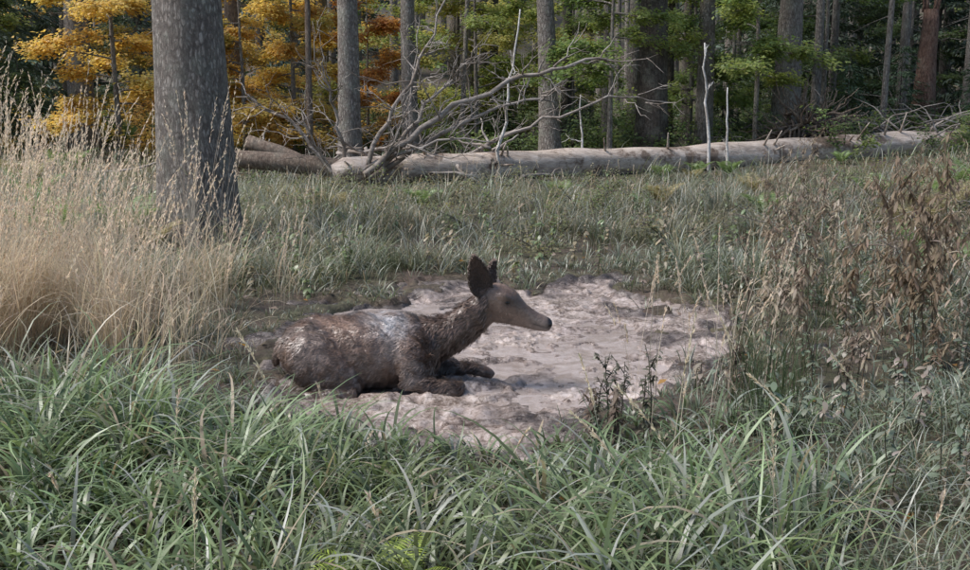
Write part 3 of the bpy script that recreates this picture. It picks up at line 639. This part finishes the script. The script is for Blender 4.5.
loft([(-.04,HY,.485,.055,.05),(.01,HY,.485,.090,.068),(.07,HY,.477,.108,.080),(.125,HY,.456,.100,.078),(.175,HY,.426,.078,.058),(.23,HY,.393,.060,.043),(.29,HY,.362,.051,.037),(.34,HY,.340,.049,.037),(.375,HY,.327,.044,.036),(.396,HY,.319,.026,.026)])
loft([(.0,HY,.42,.055,.052),(.06,HY,.40,.055,.055),(.14,HY,.372,.038,.040),(.22,HY,.341,.024,.028),(.31,HY,.311,.018,.022),(.36,HY,.30,.014,.018)],16)
for sy in (-1,1):
    loft([(.07,HY+sy*.058,.519,.02,.018),(.115,HY+sy*.066,.510,.028,.02),(.165,HY+sy*.052,.477,.016,.013)],12)
    loft([(.372,HY+sy*.026,.343,.012,.010),(.388,HY+sy*.027,.336,.013,.011),(.398,HY+sy*.024,.326,.008,.008)],10)
loft([(-.46,OY-.20,.10,.085,.07),(-.36,OY-.23,.055,.06,.055),(-.26,OY-.25,.035,.042,.042),(-.17,OY-.26,.02,.042,.042),(-.13,OY-.26,.0,.03,.03)],16)
loft([(-.14,OY-.26,.0,.035,.035),(-.24,OY-.30,-.02,.026,.026),(-.36,OY-.31,-.03,.025,.025),(-.42,OY-.31,-.035,.03,.03),(-.49,OY-.31,-.05,.022,.025)],16)
loft([(-.44,OY+.17,.10,.08,.06),(-.28,OY+.18,.05,.055,.045),(-.12,OY+.17,.02,.04,.04),(.0,OY+.16,-.01,.035,.035),(.05,OY+.16,-.04,.025,.025)],16)
loft([(-.76,OY-.26,.0,.06,.05),(-.92,OY-.29,-.01,.045,.04),(-1.06,OY-.30,-.015,.042,.035),(-1.13,OY-.30,-.02,.035,.03)],16)
loft([(-1.13,OY-.30,-.02,.036,.03),(-1.0,OY-.34,-.03,.026,.026),(-.84,OY-.36,-.035,.026,.026),(-.76,OY-.36,-.045,.03,.03)],16)
loft([(-1.22,OY,.27,.035,.03),(-1.275,OY,.22,.03,.03),(-1.30,OY,.15,.022,.022),(-1.30,OY,.11,.008,.01)],12)
raw=mb.build('deer_raw',[M_fur])
md=raw.modifiers.new('r','REMESH'); md.mode='VOXEL'; md.voxel_size=.0075; md.adaptivity=0
sm=raw.modifiers.new('s','SMOOTH'); sm.factor=.6; sm.iterations=7
dg=bpy.context.evaluated_depsgraph_get(); me=bpy.data.meshes.new_from_object(raw.evaluated_get(dg)); bpy.data.objects.remove(raw)
nv=len(me.vertices); co=np.empty(nv*3); me.vertices.foreach_get('co',co); co=co.reshape(-1,3)
no=np.empty(nv*3); me.vertices.foreach_get('normal',no); no=no.reshape(-1,3)
cl=fbm(co[:,0]*22+co[:,1]*9,co[:,2]*16+co[:,1]*11,3)-.5
amp=np.where(co[:,0]>.0,.003,.012)
co=co+no*(cl*amp*2)[:,None]
co+=no*(.006*np.sin(co[:,0]*55)*np.exp(-((co[:,0]+.72)/.13)**2)*sstep(.05,.2,co[:,2]))[:,None]
def furcol(p):
    x,y,z=p[:,0],p[:,1],p[:,2]+.01*sstep(0,.05,p[:,0])
    n=fbm(x*9+y*5,z*9+y*5,4)[:,None]; n2=fbm(x*4+40,z*5+y*2,3)[:,None]; n3=fbm(x*30+y*20,z*22+y*12,3)[:,None]
    c=np.array([.19,.125,.093])*(0.35+1.3*n)
    mud=np.array([.30,.245,.215]); k=.6*sstep(.5,.66,n2); c=c*(1-k)+mud*k
    pt=np.exp(-(((x+.56+(z-.38)*.5)/.13)**2+((z-.39)/.075)**2)*1.0)[:,None]*(.0+1.6*n3); pt=np.clip(pt,0,.85)
    c=c*(1-pt)+np.array([.52,.51,.52])*pt
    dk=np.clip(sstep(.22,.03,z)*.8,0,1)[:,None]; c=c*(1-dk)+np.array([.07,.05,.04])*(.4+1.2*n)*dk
    sp=(sstep(.54,.62,n3[:,0])*sstep(.35,.05,z))[:,None]*.55; c=c*(1-sp)+np.array([.27,.23,.21])*sp
    rp=np.exp(-((x+1.2)/.13)**2)[:,None]*.5; c=c*(1-rp)+np.array([.06,.04,.032])*rp
    hd=sstep(-.02,.1,x)[:,None]; c=c*(1-hd)+np.array([.225,.155,.12])*(.35+1.3*n)*hd
    nk=(sstep(-.42,-.3,x)*sstep(.08,-.02,x))[:,None]*.7; c=c*(1-nk)+np.array([.085,.057,.044])*(.4+1.2*n3)*nk
    ch=np.exp(-(((x-.04)/.08)**2+((z-.42)/.08)**2))[:,None]*.5; c=c*(1-ch)+np.array([.09,.06,.047])*ch
    mz=sstep(.20,.36,x)[:,None]*.8; c=c*(1-mz)+np.array([.31,.25,.22])*(.5+1.0*n)*mz
    br=(np.exp(-((z-(.53-(x-.12)*.64))/.035)**2)*sstep(.05,.15,x))[:,None]*.6; c=c*(1-br)+np.array([.09,.06,.046])*br
    ns=sstep(.362,.380,x)[:,None]*sstep(.318,.334,z)[:,None]; c=c*(1-ns)+np.array([.015,.012,.012])*ns
    ml=(np.exp(-((z-(.325-(x-.37)*.35))/.006)**2)*sstep(.25,.30,x))[:,None]*.75; c=c*(1-ml)+.02*ml
    ey=np.exp(-(((x-.128)/.04)**2+((z-.486)/.025)**2)*1.2)[:,None]*.75; c=c*(1-ey)+np.array([.045,.03,.025])*ey
    return np.clip(c,.005,1)
ca=me.color_attributes.get('Col') or me.color_attributes.new('Col','FLOAT_COLOR','POINT')
if ca.domain!='POINT': me.color_attributes.remove(ca); ca=me.color_attributes.new('Col','FLOAT_COLOR','POINT')
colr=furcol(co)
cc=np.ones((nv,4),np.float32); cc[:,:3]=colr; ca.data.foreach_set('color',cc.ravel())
def sink(p):
    x=np.where(p[:,0]<-.5,-.5+(p[:,0]+.5)*.94,p[:,0])
    return np.stack([x,p[:,1],p[:,2]-.036*(1-sstep(-.35,.02,p[:,0]))],-1)
me.vertices.foreach_set('co',sink(co).ravel())
if not me.materials: me.materials.append(M_fur)
me.polygons.foreach_set('use_smooth',np.ones(len(me.polygons),bool)); me.update()
deer=bpy.data.objects.new('red_deer',me); bpy.context.scene.collection.objects.link(deer)
mb=MB(); nh=100000; idx=RNG.integers(0,nv,nh); p=co[idx]+RNG.normal(0,.003,(nh,3)); nn=no[idx]
flow=np.tile([-1.,0,-.45],(nh,1)); flow[p[:,0]>-.35]=[-.8,0,-.7]
cn=(fbm(p[:,0]*30+p[:,1]*20,p[:,2]*30,2)-.5)[:,None]
tn=flow-nn*np.sum(flow*nn,1,keepdims=True); tn=unit(tn)+RNG.normal(0,.2,(nh,3))+cn*np.array([0,.8,2.6])
d=unit(unit(tn)+nn*RNG.uniform(.1,.4,(nh,1))); ln=np.where(p[:,0]>0,.013,.026)*RNG.uniform(.6,1.3,nh)
ln=np.where((p[:,0]>-.42)&(p[:,0]<.02),.042*RNG.uniform(.6,1.2,nh),ln)*np.where(p[:,2]<.03,.5,1); ln=np.where(p[:,0]>.3,.006,ln)
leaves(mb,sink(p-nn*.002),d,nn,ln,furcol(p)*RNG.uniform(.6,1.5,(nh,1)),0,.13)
fu=mb.build('coat',[M_fur]); fu.parent=deer
def ear(name,base,tip,facing,W):
    mb=MB(); base=np.array(base);tip=np.array(tip); ax=tip-base; L=np.linalg.norm(ax); a=ax/L
    f=np.array(facing,float); f=unit(f-a*np.dot(f,a)); s=np.cross(a,f)
    nu,nvv=18,13; U=np.linspace(0,1,nu)[:,None]; V=np.linspace(-1,1,nvv)[None]
    wd=W*np.sin(np.pi*np.clip(U**.8*.88+.12,0,1))**.65; wd=np.maximum(wd,.002)
    ang=V*(1.15-.35*U)
    P=base+a*(U*L)[...,None]+s*(np.sin(ang)*wd*.8)[...,None]-f*((np.cos(ang)-.3)*wd*.55)[...,None]
    i=(np.arange(nu-1)[:,None]*nvv+np.arange(nvv-1)[None]); F=np.stack([i,i+1,i+nvv+1,i+nvv],-1)
    edge=(np.abs(V)**3+0*U)[...,None]; ctr=(np.exp(-(V/.5)**2)*np.exp(-((U-.35)/.3)**2))[...,None]
    col=(np.array([.22,.15,.12])*(1-edge)+np.array([.09,.065,.05])*edge)*(1-.5*ctr)
    mb.add(P.reshape(-1,3),F.reshape(-1,4),col.reshape(-1,3))
    P_=P.reshape(-1,3); k=RNG.integers(0,len(P_),2500); nrm=f+RNG.normal(0,.2,(2500,3)); 
    leaves(mb,P_[k]+RNG.normal(0,.004,(2500,3))+f*RNG.choice([-.004,.003],(2500,1)),a+RNG.normal(0,.25,(2500,3)),nrm,RNG.uniform(.008,.02,2500),col.reshape(-1,3)[k]*RNG.uniform(.7,1.5,(2500,1)),0,.14)
    o=mb.build(name,[M_fur]); so=o.modifiers.new('t','SOLIDIFY'); so.thickness=.004
    o.parent=deer
    return o
ear('ear_near',(-.005,HY-.055,.52),(-.065,HY-.11,.755),(.25,-.95,.1),.10)
ear('ear_far',(.03,HY+.05,.55),(.055,HY+.15,.685),(.6,-.6,.1),.06)
for sy,nm in ((-1,'eye_near'),(1,'eye_far')):
    bpy.ops.mesh.primitive_uv_sphere_add(segments=20,ring_count=12,radius=.0155,location=(.128,HY+sy*.069,.477)); o=bpy.context.object; o.name=nm; o.data.materials.append(M_eye); o.parent=deer
    o.scale=(1.15,.8,.85)
    for p_ in o.data.polygons: p_.use_smooth=True
# ------------------------------------------------------------------ camera, light
cam=bpy.data.cameras.new('camera'); co_=bpy.data.objects.new('camera',cam); bpy.context.scene.collection.objects.link(co_)
co_.location=(0,0,1.65); co_.rotation_euler=(R(90-10.1),0,0); cam.sensor_width=36; cam.lens=38.6; cam.clip_end=600
bpy.context.scene.camera=co_
el=R(54); azs=math.atan2(-.15,-.95)
dv=Vector((math.cos(azs)*math.cos(el),math.sin(azs)*math.cos(el),math.sin(el)))
sun=bpy.data.lights.new('sun','SUN'); sun.energy=5; sun.angle=R(22); sun.color=(1,.95,.91)
so=bpy.data.objects.new('sun',sun); bpy.context.scene.collection.objects.link(so); so.rotation_euler=dv.to_track_quat('Z','Y').to_euler()
w=bpy.data.worlds.new('World'); bpy.context.scene.world=w; w.use_nodes=True; nt=w.node_tree
sk=nt.nodes.new('ShaderNodeTexSky'); sk.sky_type='NISHITA'; sk.sun_disc=False; sk.sun_elevation=el; sk.sun_rotation=math.atan2(dv.x,dv.y)
nt.links.new(sk.outputs[0],nt.nodes['Background'].inputs[0]); nt.nodes['Background'].inputs[1].default_value=.15
bpy.context.scene.view_settings.view_transform='Standard'; bpy.context.scene.view_settings.look='None'
